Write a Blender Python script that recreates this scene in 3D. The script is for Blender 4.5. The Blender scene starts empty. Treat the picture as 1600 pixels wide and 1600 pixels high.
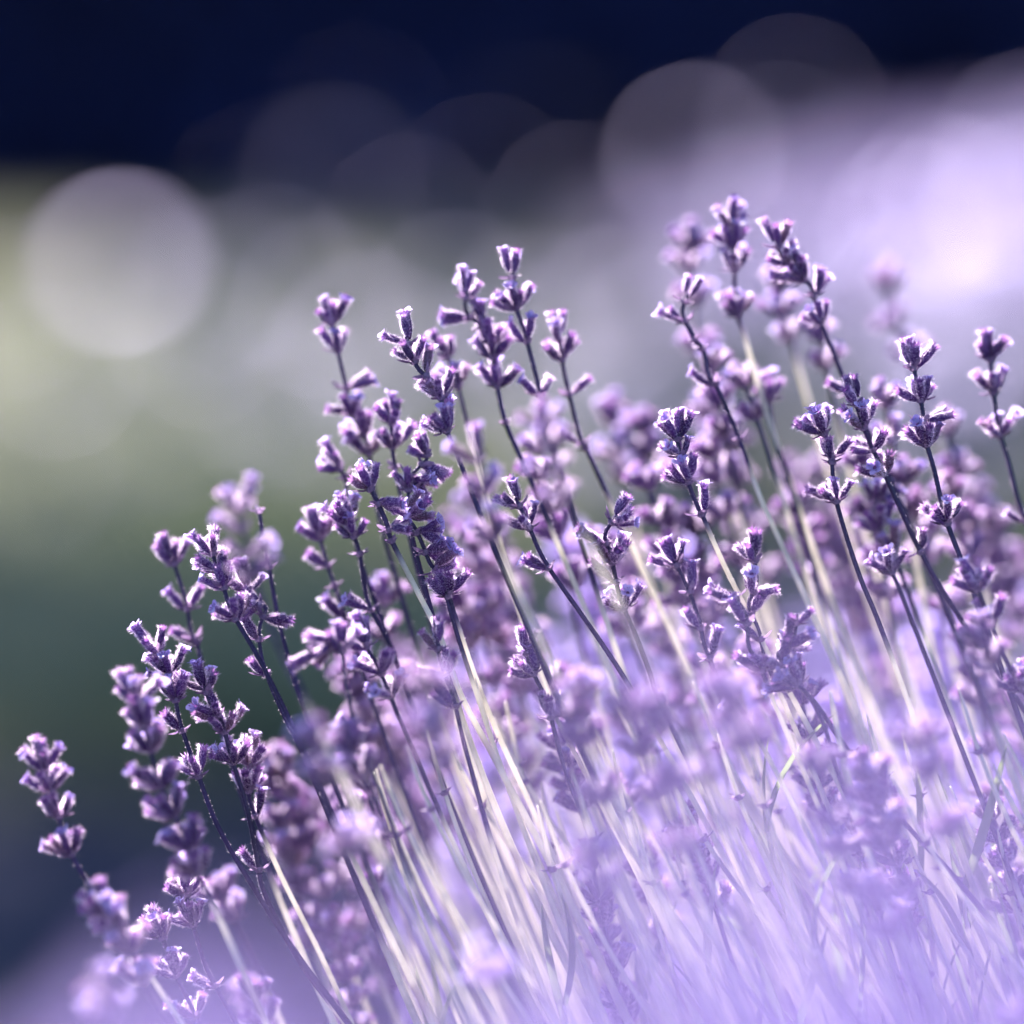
import bpy, math, random
from mathutils import Vector, Matrix, Quaternion

random.seed(11)
R = random.Random(5)
PI = math.pi
sc = bpy.context.scene

# ------------------------------------------------------------------ camera
PITCH = math.radians(8.0)
FOCUS = 1.40
LENS, SENSOR = 135.0, 24.0
VIEW = Vector((0, math.cos(PITCH), -math.sin(PITCH)))
UP = Vector((0, math.sin(PITCH), math.cos(PITCH)))
RIGHT = Vector((1, 0, 0))
TARGET = Vector((0, 0, 0.70))
CAM = TARGET - VIEW * FOCUS
cd = bpy.data.cameras.new('camera')
cd.lens = LENS
cd.sensor_width = SENSOR
cd.sensor_fit = 'HORIZONTAL'
cd.clip_start = 0.02
cd.clip_end = 4000
cd.dof.use_dof = True
cd.dof.focus_distance = FOCUS
cd.dof.aperture_fstop = 2.4
cam = bpy.data.objects.new('camera', cd)
sc.collection.objects.link(cam)
cam.location = CAM
cam.rotation_euler = (math.radians(90) - PITCH, 0, 0)
sc.camera = cam

# ------------------------------------------------------------------ sky and sun
SUN_DIR = Vector((-0.24, 0.77, 0.59)).normalized()      # towards the sun: behind the flowers
world = bpy.data.worlds.new('World')
sc.world = world
world.use_nodes = True
wn = world.node_tree
wn.nodes.clear()
wo = wn.nodes.new('ShaderNodeOutputWorld')
wb = wn.nodes.new('ShaderNodeBackground')
sky = wn.nodes.new('ShaderNodeTexSky')
sky.sky_type = 'NISHITA'
sky.sun_disc = False
sky.sun_elevation = math.asin(SUN_DIR.z)
sky.sun_rotation = math.atan2(SUN_DIR.x, SUN_DIR.y)
sky.air_density = 1.0
sky.dust_density = 0.6
sky.ozone_density = 4.0
wb.inputs['Strength'].default_value = 0.06
wn.links.new(sky.outputs[0], wb.inputs[0])
wn.links.new(wb.outputs[0], wo.inputs[0])
sd = bpy.data.lights.new('sun', 'SUN')
sd.energy = 4.8
sd.angle = math.radians(0.53)
sd.color = (1.0, 0.93, 0.945)
sun = bpy.data.objects.new('sun', sd)
sc.collection.objects.link(sun)
sun.location = (-3, 6, 6)
sun.rotation_euler = (-SUN_DIR).to_track_quat('-Z', 'Y').to_euler()

sc.view_settings.view_transform = 'Standard'
sc.view_settings.look = 'None'
sc.view_settings.gamma = 1.0
sc.view_settings.exposure = 2.6
sc.render.engine = 'CYCLES'
sc.cycles.use_denoising = True
try:
    sc.cycles.denoiser = 'OPENIMAGEDENOISE'
    sc.cycles.denoising_input_passes = 'RGB_ALBEDO_NORMAL'
except Exception:
    pass
sc.cycles.use_adaptive_sampling = False
sc.cycles.max_bounces = 5
sc.cycles.diffuse_bounces = 3
sc.cycles.glossy_bounces = 2
sc.cycles.transmission_bounces = 4
sc.cycles.sample_clamp_indirect = 6.0
sc.cycles.sample_clamp_direct = 0.0

# ------------------------------------------------------------------ helpers
COL = sc.collection


def at(px, py, depth):
    """a point on the sight line of a photograph pixel, `depth` metres into the scene"""
    k = SENSOR / LENS / 1600.0 * depth
    return CAM + VIEW * depth + RIGHT * ((px - 800) * k) + UP * ((800 - py) * k)


def mesh(name, verts, faces, mats, idx=None, smooth=True, attr=None):
    me = bpy.data.meshes.new(name)
    me.from_pydata([tuple(v) for v in verts], [], faces)
    for m in mats:
        me.materials.append(m)
    if idx is not None:
        me.polygons.foreach_set('material_index', idx)
    if smooth:
        me.polygons.foreach_set('use_smooth', [True] * len(me.polygons))
    if attr is not None:
        a = me.attributes.new('tone', 'FLOAT', 'POINT')
        a.data.foreach_set('value', attr)
    me.update()
    return me


def link(name, data, parent=None, mat=None):
    o = bpy.data.objects.new(name, data)
    COL.objects.link(o)
    if parent is not None:
        o.parent = parent
    if mat is not None:
        o.matrix_basis = mat
    return o


def tag(o, label=None, cat=None, group=None, kind=None):
    if label: o['label'] = label
    if cat: o['category'] = cat
    if group: o['group'] = group
    if kind: o['kind'] = kind
    return o


def frame(d, spin=0.0):
    """rotation whose +Z is d"""
    q = Vector((0, 0, 1)).rotation_difference(d.normalized())
    return (q @ Quaternion((0, 0, 1), spin)).to_matrix().to_4x4()


# ------------------------------------------------------------------ materials
def nodes(name):
    m = bpy.data.materials.new(name)
    m.use_nodes = True
    t = m.node_tree
    t.nodes.clear()
    out = t.nodes.new('ShaderNodeOutputMaterial')
    return m, t, out


def N(t, kind, **kw):
    n = t.nodes.new(kind)
    for k, v in kw.items():
        setattr(n, k, v)
    return n


def mixc(t, fac, a, b):
    n = N(t, 'ShaderNodeMix', data_type='RGBA')
    for sock, v in ((n.inputs['Factor'], fac), (n.inputs[6], a), (n.inputs[7], b)):
        if hasattr(v, 'is_output'):
            t.links.new(v, sock)
        elif isinstance(v, tuple):
            sock.default_value = v + (1,) if len(v) == 3 else v
        else:
            sock.default_value = v
    return n.outputs[2]


def leafy(t, out, colour, trans=0.4, tcol=None, rough=0.5, spec=0.3, sheen=0.0, bump=None):
    """thin plant tissue: reflecting and letting light through"""
    p = N(t, 'ShaderNodeBsdfPrincipled')
    p.inputs['Roughness'].default_value = rough
    p.inputs['Specular IOR Level'].default_value = spec
    if sheen:
        p.inputs['Sheen Weight'].default_value = sheen
        p.inputs['Sheen Roughness'].default_value = 0.35
        p.inputs['Sheen Tint'].default_value = (0.9, 0.84, 1.0, 1)
    tr = N(t, 'ShaderNodeBsdfTranslucent')
    mx = N(t, 'ShaderNodeMixShader')
    mx.inputs[0].default_value = trans
    if hasattr(colour, 'is_output'):
        t.links.new(colour, p.inputs['Base Color'])
    else:
        p.inputs['Base Color'].default_value = colour + (1,)
    tc = tcol if tcol is not None else colour
    if hasattr(tc, 'is_output'):
        t.links.new(tc, tr.inputs[0])
    else:
        tr.inputs[0].default_value = tc + (1,)
    if bump is not None:
        t.links.new(bump, p.inputs['Normal'])
    t.links.new(p.outputs[0], mx.inputs[1])
    t.links.new(tr.outputs[0], mx.inputs[2])
    t.links.new(mx.outputs[0], out.inputs[0])


def noise(t, scale, detail=3, coord='Object', rough=0.6):
    tc = N(t, 'ShaderNodeTexCoord')
    n = N(t, 'ShaderNodeTexNoise')
    n.inputs['Scale'].default_value = scale
    n.inputs['Detail'].default_value = detail
    n.inputs['Roughness'].default_value = rough
    t.links.new(tc.outputs[coord], n.inputs['Vector'])
    return n


def ramp(t, src, stops):
    r = N(t, 'ShaderNodeValToRGB')
    e = r.color_ramp.elements
    while len(e) > 1:
        e.remove(e[-1])
    for i, (p, c) in enumerate(stops):
        el = e[0] if i == 0 else e.new(p)
        el.position = p
        el.color = tuple(c) + (1,) if len(c) == 3 else c
    t.links.new(src, r.inputs[0])
    return r.outputs[0]


def bump(t, height, strength=0.4, dist=0.0003):
    b = N(t, 'ShaderNodeBump')
    b.inputs['Strength'].default_value = strength
    b.inputs['Distance'].default_value = dist
    t.links.new(height, b.inputs['Height'])
    return b.outputs[0]


def make_bud_mat(name, dark, light, tip, trans, wither=(0.16, 0.085, 0.13)):
    m, t, out = nodes(name)
    oi = N(t, 'ShaderNodeObjectInfo')
    base = ramp(t, oi.outputs['Random'], [(0.0, dark), (0.84, light), (0.90, tuple(c * 0.9 for c in light)), (0.93, wither), (1.0, wither)])
    nz = noise(t, 900, 2)
    base = mixc(t, ramp(t, nz.outputs[0], [(0.42, (0, 0, 0)), (0.68, (0.22, 0.22, 0.22))]), base, tip)
    at_ = N(t, 'ShaderNodeAttribute', attribute_name='tone')
    col = mixc(t, at_.outputs['Fac'], base, tip)
    leafy(t, out, col, trans=trans, rough=0.6, spec=0.25, sheen=0.08, bump=bump(t, nz.outputs[0]))
    return m


M = {}
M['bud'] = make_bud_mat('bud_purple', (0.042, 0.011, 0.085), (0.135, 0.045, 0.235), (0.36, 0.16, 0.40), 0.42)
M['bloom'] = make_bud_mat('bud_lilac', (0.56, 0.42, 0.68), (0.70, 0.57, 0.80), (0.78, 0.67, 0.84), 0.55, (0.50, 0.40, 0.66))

m, t, out = nodes('fuzz')
leafy(t, out, (0.95, 0.77, 0.96), trans=0.93, rough=0.6, spec=0.3)
M['fuzz'] = m

m, t, out = nodes('petal')
nz = noise(t, 400, 2)
leafy(t, out, ramp(t, nz.outputs[0], [(0.3, (0.34, 0.24, 0.62)), (0.7, (0.66, 0.54, 0.86))]), trans=0.55, rough=0.5, spec=0.2)
M['petal'] = m

m, t, out = nodes('bract')
nz = noise(t, 500, 2)
leafy(t, out, ramp(t, nz.outputs[0], [(0.35, (0.10, 0.055, 0.14)), (0.65, (0.32, 0.21, 0.34))]), trans=0.4, rough=0.6, spec=0.25)
M['bract'] = m

m, t, out = nodes('stem')
a = N(t, 'ShaderNodeAttribute', attribute_name='tone')
nz = noise(t, 130, 3)
pale = ramp(t, nz.outputs[0], [(0.30, (0.60, 0.57, 0.47)), (0.5, (0.80, 0.75, 0.65)), (0.75, (0.88, 0.82, 0.76))])
nz2 = noise(t, 45, 1)
pale = mixc(t, ramp(t, nz2.outputs[0], [(0.63, (0, 0, 0)), (0.68, (0.6, 0.6, 0.6))]), pale, (0.20, 0.14, 0.20))
dark = ramp(t, nz.outputs[0], [(0.3, (0.030, 0.016, 0.075)), (0.7, (0.085, 0.05, 0.16))])
leafy(t, out, mixc(t, a.outputs['Fac'], dark, pale), trans=0.55, rough=0.38, spec=0.6, bump=bump(t, nz.outputs[0], 0.3, 0.0004))
M['stem'] = m

m, t, out = nodes('narrow_leaf')
oi = N(t, 'ShaderNodeObjectInfo')
nz = noise(t, 120, 3)
g = mixc(t, oi.outputs['Random'], (0.10, 0.15, 0.07), (0.26, 0.30, 0.09))
leafy(t, out, mixc(t, nz.outputs[0], g, (0.22, 0.25, 0.15)), trans=0.5, rough=0.5, spec=0.3)
M['leaf'] = m


def two_tone(name, c1, c2, scale, rough=0.8, trans=0.0, spec=0.2, detail=6):
    m, t, out = nodes(name)
    nz = noise(t, scale, detail)
    c = ramp(t, nz.outputs[0], [(0.35, c1), (0.65, c2)])
    leafy(t, out, c, trans=trans, rough=rough, spec=spec)
    M[name] = m
    return m


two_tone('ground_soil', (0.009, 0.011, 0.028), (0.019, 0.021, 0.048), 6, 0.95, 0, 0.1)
two_tone('grass_blade', (0.09, 0.115, 0.06), (0.30, 0.30, 0.21), 1.7, 0.6, 0.5, 0.2, 3)
two_tone('row_leaf', (0.10, 0.13, 0.11), (0.22, 0.25, 0.20), 20, 0.6, 0.4)
two_tone('row_flower', (0.50, 0.43, 0.62), (0.74, 0.67, 0.80), 30, 0.6, 0.5)
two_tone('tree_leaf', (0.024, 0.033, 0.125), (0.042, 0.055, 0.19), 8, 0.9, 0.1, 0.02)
two_tone('bark', (0.05, 0.04, 0.045), (0.12, 0.10, 0.09), 25, 0.9)
m, t, out = nodes('glint_leaf')
leafy(t, out, (0.07, 0.09, 0.09), trans=0.2, rough=0.47, spec=1.0)
t.nodes['Principled BSDF'].inputs['Specular Tint'].default_value = (0.32, 0.12, 1.0, 1)  # violet put into the gloss so the sun glints come out mauve
M['gloss'] = m


# ------------------------------------------------------------------ shape library: buds, bracts, leaves
def bud_geo(rr, L=0.0064, rad=0.00108, hairs=560, petal=0.0, hair_len=0.00088, hair_w=0.000072, ns=16):
    """a calyx: ribbed tube, narrow foot, toothed flaring mouth, covered in short hairs"""
    prof = [(0.0, 0.30), (0.10, 0.52), (0.25, 0.80), (0.45, 1.0), (0.63, 0.98), (0.80, 0.86), (0.92, 0.92), (1.0, 1.08)]
    bend = rr.uniform(-0.28, 0.28)
    fat = rr.uniform(0.88, 1.14)
    V, F, I, T = [], [], [], []

    def axis(u):
        return Vector((bend * L * u * u, 0, L * u))
    for k, (u, r) in enumerate(prof):
        for s in range(ns):
            a = 2 * PI * s / ns
            rib = 1 + (0.06 if s % 2 == 0 else -0.05) * min(1, u * 4)
            q = r * rad * fat * rib * (1 + 0.05 * rr.uniform(-1, 1))
            z = 0
            if k == len(prof) - 1:
                z = L * ((0.10 if s % 2 == 0 else -0.05) + rr.uniform(-0.03, 0.05))
                q *= 1.06 if s % 2 == 0 else 0.9
            V.append(axis(u) + Vector((q * math.cos(a), q * math.sin(a), z)))
            T.append(max(0, (u - 0.72) / 0.28) ** 1.5 * 0.8)
    nr = len(prof)
    for k in range(nr - 1):
        for s in range(ns):
            s2 = (s + 1) % ns
            F.append((k * ns + s, k * ns + s2, (k + 1) * ns + s2, (k + 1) * ns + s)); I.append(0)
    # foot cap and the withered floor inside the mouth
    c = len(V); V.append(axis(0)); T.append(0)
    for s in range(ns):
        F.append((c, (s + 1) % ns, s)); I.append(0)
    c = len(V); V.append(axis(0.80) + Vector((0, 0, 0.1 * L))); T.append(0.9)
    b0 = 5 * ns
    for s in range(ns):
        F.append((c, b0 + s, b0 + (s + 1) % ns)); I.append(0)
    if petal > 0:
        for p in range(5):
            a = 2 * PI * p / 5 + rr.uniform(-0.25, 0.25)
            d = Vector((math.cos(a), math.sin(a), 0)); sdv = Vector((-d.y, d.x, 0))
            o = axis(0.92); l = petal * rr.uniform(0.7, 1.2); w = petal * 0.38
            i0 = len(V)
            rows = [(0.0, 0.5), (0.35, 0.9), (0.7, 1.1), (1.0, 0.55)]
            for (u, ww) in rows:
                cpt = o + d * (rad * 0.4 + l * 0.75 * u ** 1.4) + Vector((0, 0, l * (0.75 * u - 0.25 * u * u * rr.uniform(0.4, 1.6))))
                for sgn in (-1, 0, 1):
                    V.append(cpt + sdv * (w * ww * sgn) + Vector((0, 0, 0.10 * l * (abs(sgn)) * rr.uniform(-0.6, 1))))
                    T.append(0.6)
            for r_ in range(3):
                for q_ in range(2):
                    b_ = i0 + r_ * 3 + q_
                    F.append((b_, b_ + 1, b_ + 4, b_ + 3)); I.append(2)
    for h in range(hairs):
        u = rr.random() ** 0.8
        a = rr.uniform(0, 2 * PI)
        for k in range(nr - 1):
            if prof[k + 1][0] >= u:
                f = (u - prof[k][0]) / (prof[k + 1][0] - prof[k][0])
                r = prof[k][1] * (1 - f) + prof[k + 1][1] * f
                break
        n = Vector((math.cos(a), math.sin(a), 0))
        p = axis(u) + n * (r * rad * fat * 0.98)
        sdv = Vector((-n.y, n.x, 0)).lerp(Vector((0, 0, 1)), rr.random() * 0.6).normalized()
        d = (n + Vector((0, 0, rr.uniform(-0.1, 0.9))) + Vector((-n.y, n.x, 0)) * rr.uniform(-0.6, 0.6)).normalized()
        l = hair_len * rr.uniform(0.45, 1.15) * (1.0 + 0.5 * (u > 0.85))
        i0 = len(V)
        V += [p - sdv * hair_w * 0.5, p + sdv * hair_w * 0.5, p + d * l]
        T += [0, 0, 0]
        F.append((i0, i0 + 1, i0 + 2)); I.append(1)
    return V, F, I, T


rr = random.Random(3)
BUD = {}
for kind, mt in (('bud', 'bud'), ('bloom', 'bloom')):
    BUD[kind] = []
    for k in range(9):
        pet = 0
        if kind == 'bud' and k >= 6:
            pet = 0.0019
        if kind == 'bloom' and k >= 2:
            pet = 0.0036
        V, F, I, T = bud_geo(rr, L=0.0060 * rr.uniform(0.80, 1.12), rad=0.00098, petal=pet)
        BUD[kind].append(mesh('bud', V, F, [M[mt], M['fuzz'], M['petal']], I, True, T))


def bract_geo(rr, V, F, T, I, base, d, length, width, mi=0):
    """a small pointed curved scale"""
    side = d.cross(Vector((0, 0, 1)))
    side = side.normalized() if side.length > 1e-6 else Vector((1, 0, 0))
    up = Vector((0, 0, 1))
    i0 = len(V)
    for u, w in ((0, 0.35), (0.35, 1.0), (0.7, 0.75)):
        c = base + d * (length * u) + up * (length * 0.55 * u * u)
        for sg in (-1, 0, 1):
            V.append(c + side * (width * w * sg * 0.5) + up * (abs(sg) * width * 0.22))
            T.append(0.3)
    V.append(base + d * length + up * (length * 0.55)); T.append(1)
    for r_ in range(2):
        for q_ in range(2):
            b_ = i0 + r_ * 3 + q_
            F.append((b_, b_ + 1, b_ + 4, b_ + 3)); I.append(mi)
    F += [(i0 + 6, i0 + 7, i0 + 9), (i0 + 7, i0 + 8, i0 + 9)]; I += [mi, mi]


def collar_geo(rr, nb=4, length=0.0030):
    V, F, I, T = [], [], [], []
    ns = 8
    for z, r in ((-0.0007, 0.00072), (0.0, 0.00125), (0.0007, 0.00080)):
        for s in range(ns):
            a = 2 * PI * s / ns
            V.append(Vector((r * math.cos(a), r * math.sin(a), z))); T.append(0)
    for k in range(2):
        for s in range(ns):
            F.append((k * ns + s, k * ns + (s + 1) % ns, (k + 1) * ns + (s + 1) % ns, (k + 1) * ns + s)); I.append(0)
    a0 = rr.uniform(0, PI)
    for b in range(nb):
        a = a0 + 2 * PI * b / nb + rr.uniform(-0.4, 0.4)
        d = Vector((math.cos(a), math.sin(a), rr.uniform(-0.5, 0.25)))
        bract_geo(rr, V, F, T, I, Vector((math.cos(a), math.sin(a), 0)) * 0.0008, d, length * rr.uniform(0.6, 1.2), length * 0.62)
    for h in range(60):
        a = rr.uniform(0, 2 * PI); n = Vector((math.cos(a), math.sin(a), rr.uniform(-0.5, 0.5)))
        p = n * 0.0010; s = Vector((-n.y, n.x, 0)) * 0.00003
        i0 = len(V); V += [p - s, p + s, p + n * rr.uniform(0.0004, 0.0009)]; T += [0, 0, 0]
        F.append((i0, i0 + 1, i0 + 2)); I.append(1)
    return mesh('whorl', V, F, [M['bract'], M['fuzz']], I, True, T)


COLLAR = [collar_geo(rr, 3 + k % 3, 0.0030) for k in range(6)]
NODE = [collar_geo(rr, 4, 0.0022) for k in range(4)]


def bud_layout(rr, code, n):
    """[(matrix in whorl space)] : how the buds of one whorl sit round the stem"""
    out_ = []
    a0 = rr.uniform(0, 2 * PI)
    for i in range(n):
        sc_ = rr.uniform(0.82, 1.12)
        a = a0 + 2 * PI * i / max(n, 1) + rr.uniform(-0.35, 0.35)
        tilt = rr.uniform(0.38, 0.98)
        z = rr.uniform(-0.0003, 0.0010)
        if code == 'T':
            inner = i < max(2, n // 3)
            tilt = rr.uniform(0.04, 0.28) if inner else rr.uniform(0.42, 1.0)
            z = rr.uniform(0.0012, 0.0022) if inner else rr.uniform(-0.0002, 0.0009)
        elif code in 'LR':
            a = (PI if code == 'L' else 0) + rr.uniform(-0.6, 0.6)
            tilt = rr.uniform(0.35, 0.75)
        elif code in 'lr':                      # lies far out to the side
            a = (PI if code == 'l' else 0) + rr.uniform(-0.25, 0.25)
            tilt = rr.uniform(1.0, 1.45)
        elif code == 'D':                       # withered, hanging
            a = rr.uniform(-0.9, 0.9)
            tilt = rr.uniform(1.3, 2.5)
        elif code == 'S':                       # loose star
            tilt = rr.uniform(0.5, 1.1)
        d = Vector((math.sin(tilt) * math.cos(a), math.sin(tilt) * math.sin(a), math.cos(tilt)))
        p = Vector((math.cos(a), math.sin(a), 0)) * 0.0008 + Vector((0, 0, z))
        out_.append(Matrix.Translation(p) @ frame(d, rr.uniform(0, 2 * PI)) @ Matrix.Scale(sc_, 4))
    return out_


# joined whorls for the sprigs that stand well out of the sharp zone: too soft to show single buds
def joined_whorl(rr, kind, n, code):
    V, F, I, T = [], [], [], []
    for mx in bud_layout(rr, code, n):
        v, f, i_, t_ = bud_geo(rr, L=0.0062 * rr.uniform(0.85, 1.1), hairs=420, hair_w=0.00010,
                               petal=(0.0016 if rr.random() < 0.25 else 0) if kind == 'bud' else 0.0036)
        o = len(V)
        V += [mx @ p for p in v]
        F += [tuple(q + o for q in ff) for ff in f]
        I += i_; T += t_
    return mesh('whorl', V, F, [M[kind], M['fuzz'], M['petal']], I, True, T)


SOFT = {k: [joined_whorl(rr, k, rr.choice((6, 7, 8, 9)), c) for c in 'TTWWWWSS'] for k in ('bud', 'bloom')}


def leaf_mesh(rr, L, w, curl):
    V, F, T = [], [], []
    nseg = 7
    for k in range(nseg + 1):
        u = k / nseg
        ww = w * (0.25 + 1.5 * u * (1 - u) + 0.45 * (1 - u)) * (1 if k < nseg else 0.12)
        c = Vector((curl * L * u * u, 0, L * (u - 0.25 * abs(curl) * u * u)))
        for sg in (-1, 0, 1):
            V.append(c + Vector((abs(sg) * ww * 0.25, sg * ww * 0.5, 0))); T.append(u)
    for k in range(nseg):
        for q in range(2):
            b = k * 3 + q
            F.append((b, b + 1, b + 4, b + 3))
    return mesh('leaf', V, F, [M['leaf']], None, True, T)


LEAF = [leaf_mesh(rr, rr.uniform(0.028, 0.042), rr.uniform(0.0026, 0.0040), rr.uniform(-0.5, 0.7)) for k in range(8)]


# ------------------------------------------------------------------ a lavender sprig
def catmull(P, per=6):
    if len(P) < 3:
        P = [P[0], (P[0] + P[1]) / 2, P[1]]
    Q = [P[0] * 2 - P[1]] + P + [P[-1] * 2 - P[-2]]
    o = []
    for i in range(1, len(Q) - 2):
        p0, p1, p2, p3 = Q[i - 1:i + 3]
        for k in range(per):
            t_ = k / per
            o.append(0.5 * ((2 * p1) + (p2 - p0) * t_ + (2 * p0 - 5 * p1 + 4 * p2 - p3) * t_ ** 2 + (3 * p1 - p0 - 3 * p2 + p3) * t_ ** 3))
    o.append(P[-1])
    return o


def stem_mesh(rr, pts, r_top, r_low, purple_len, hairs=0):
    """pts from the tip down"""
    V, F, I, T = [], [], [], []
    ns = 8
    s = 0
    tot = sum((pts[i + 1] - pts[i]).length for i in range(len(pts) - 1))
    prevx = None
    for i, p in enumerate(pts):
        d = (pts[min(i + 1, len(pts) - 1)] - pts[max(i - 1, 0)])
        d = d.normalized() if d.length > 1e-9 else Vector((0, 0, -1))
        x = d.cross(Vector((0.2, 1, 0.1))).normalized() if prevx is None else (prevx - d * prevx.dot(d)).normalized()
        prevx = x
        y = d.cross(x)
        if i:
            s += (pts[i] - pts[i - 1]).length
        r = r_top + (r_low - r_top) * min(1, s / 0.13)
        if i == 0:
            r *= 0.4
        tone = min(1, max(0, (s - purple_len) / 0.006))
        for k in range(ns):
            a = 2 * PI * k / ns + s * 6
            q = r * (1.12 if k % 2 == 0 else 0.88)
            V.append(p + x * (q * math.cos(a)) + y * (q * math.sin(a)))
            T.append(tone)
        if i and hairs and s < 0.14:
            for h in range(hairs):
                a = rr.uniform(0, 2 * PI); f = rr.random()
                n = x * math.cos(a) + y * math.sin(a)
                c = pts[i - 1].lerp(p, f) + n * r * 0.95
                l = rr.uniform(0.00016, 0.00042)
                tt = d * 0.00003
                HV.append((c - tt, c + tt, c + n * l - d * l * 0.3))
    n = len(pts)
    for i in range(n - 1):
        for k in range(ns):
            k2 = (k + 1) % ns
            F.append((i * ns + k, i * ns + k2, (i + 1) * ns + k2, (i + 1) * ns + k)); I.append(0)
    return V, F, I, T


HV = []
BASE_Z = 0.45
COUNT = [0]


def sprig(label, dz, pts, group=None, detail=True, kind='bud', scale=1.0, purple=None, seed=None, leaves=0, thick=1.0, lean=None):
    """pts: photograph pixels from the tip down, the third entry says what grows there"""
    COUNT[0] += 1
    rr = random.Random(seed if seed is not None else 1000 + COUNT[0] * 17)
    depth = FOCUS + dz
    ddz = rr.uniform(-0.012, 0.012)
    ymin, ymax = pts[0][1], max(p[1] for p in pts)
    W = []
    for p in pts:
        f = (p[1] - ymin) / 400.0
        W.append(at(p[0], p[1], depth + ddz * f))
    # run on from the last given point into the bush
    tan = (W[-1] - W[-2]).normalized() if len(W) > 1 else Vector((0.3, 0, -1)).normalized()
    drop = max(0.05, W[-1].z - BASE_Z)
    px = pts[-1][0]
    sl = lean if lean is not None else 0.60 - 0.00017 * px + rr.uniform(-0.06, 0.06)
    end = W[-1] + Vector((sl * drop, rr.uniform(-0.05, 0.05) + (0.02 if dz < 0 else -0.03), -drop))
    c1 = W[-1] + tan * drop * 0.45
    ext = []
    for k in range(1, 7):
        u = k / 6
        ext.append(W[-1] * (1 - u) ** 2 + c1 * 2 * u * (1 - u) + end * u * u)
    path = catmull(W + ext, 5)
    root = bpy.data.objects.new('lavender_sprig', None)
    root.empty_display_size = 0.01
    COL.objects.link(root)
    root.location = end
    tag(root, label, 'lavender', group)
    # arc positions of the whorls
    arc = [0]
    for i in range(1, len(path)):
        arc.append(arc[-1] + (path[i] - path[i - 1]).length)

    def along(s):
        s = max(0, min(arc[-1], s))
        for i in range(1, len(path)):
            if arc[i] >= s:
                f = (s - arc[i - 1]) / max(1e-9, arc[i] - arc[i - 1])
                return path[i - 1].lerp(path[i], f), (path[i - 1] - path[i]).normalized()
        return path[-1], (path[-2] - path[-1]).normalized()
    spots = []
    for i, p in enumerate(pts):
        if len(p) > 2:
            s = arc[i * 5]
            if p[2] not in ('N',):
                s += 0.0022 * scale
            spots.append((s, p[2]))
    last = max([s for s, c in spots], default=0.0)
    pl = purple if purple is not None else rr.uniform(0.008, 0.022)
    HV.clear()
    # soft sprigs carry a lighter stem mesh
    spath = path if detail else path[::2] + [path[-1]]
    tops = [q - end for q in spath]
    V, F, I, T = stem_mesh(rr, tops, 0.00046 * thick, 0.00094 * thick, last + pl, hairs=10 if detail else 0)
    for a_, b_, c_ in HV:
        i0 = len(V); V += [a_, b_, c_]; T += [0, 0, 0]; F.append((i0, i0 + 1, i0 + 2)); I.append(1)
    link('stem', mesh('stem', V, F, [M['stem'], M['fuzz']], I, True, T), root)
    for s, code in spots:
        p, d = along(s)
        mx = Matrix.Translation(p - end) @ frame(d, 0)
        c = code[0]
        n = int(code[1:]) if len(code) > 1 else 0
        if c == 'N':
            link('node_bracts', rr.choice(NODE), root, mx @ frame(Vector((0, 0, 1)), rr.uniform(0, 6)))
            continue
        if detail:
            w = link('whorl', rr.choice(COLLAR), root, mx)
            for bm in bud_layout(rr, c, n):
                link('bud', rr.choice(BUD[kind]), w, bm @ Matrix.Scale(scale, 4))
        else:
            lib = SOFT[kind]
            me = rr.choice(lib[:2]) if c == 'T' else rr.choice(lib[2:])
            link('whorl', me, root, mx @ frame(Vector((0, 0, 1)), rr.uniform(0, 6)) @ Matrix.Scale(scale * rr.uniform(0.9, 1.1), 4))
    for k in range(leaves):
        s = last + 0.05 + rr.uniform(0.0, 0.10)
        p, d = along(s)
        a = rr.uniform(0, 2 * PI)
        dd = (d + Vector((math.cos(a), math.sin(a), 0)) * rr.uniform(0.15, 0.4)).normalized()
        link('leaf', rr.choice(LEAF), root, Matrix.Translation(p - end) @ frame(dd, rr.uniform(0, 6)) @ Matrix.Scale(rr.uniform(0.6, 1.0), 4))
    return root


# ------------------------------------------------------------------ the setting
def sheet(name, x0, x1, y0, y1, n, z, mat, amp=0.0):
    V, F = [], []
    rg = random.Random(9)
    for j in range(n + 1):
        for i in range(n + 1):
            V.append((x0 + (x1 - x0) * i / n, y0 + (y1 - y0) * j / n, z + rg.uniform(-amp, amp)))
    for j in range(n):
        for i in range(n):
            a_ = j * (n + 1) + i
            F.append((a_, a_ + 1, a_ + n + 2, a_ + n + 1))
    return link(name, mesh(name, V, F, [mat]))


tag(sheet('ground', -1500, 1500, -1500, 1500, 40, 0.0, M['ground_soil']), kind='structure')


def grass(name, n, x0, x1, y0, y1, h, seed, w=0.006):
    rg = random.Random(seed)
    V, F = [], []
    for k in range(n):
        x = rg.uniform(x0, x1); y = rg.uniform(y0, y1)
        a = rg.uniform(0, PI); hh = h * rg.uniform(0.5, 1.3)
        dx, dy = math.cos(a) * w, math.sin(a) * w
        lx, ly = rg.uniform(-0.6, 0.6) * hh, rg.uniform(-0.6, 0.6) * hh
        i0 = len(V)
        V += [(x - dx, y - dy, 0), (x + dx, y + dy, 0), (x + lx * 0.5 + dx * 0.6, y + ly * 0.5 + dy * 0.6, hh * 0.65), (x + lx * 1.2, y + ly * 1.2, hh)]
        F += [(i0, i0 + 1, i0 + 2), (i0, i0 + 2, i0 + 3)]
    o = link(name, mesh(name, V, F, [M['grass_blade']], None, False))
    return o


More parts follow.
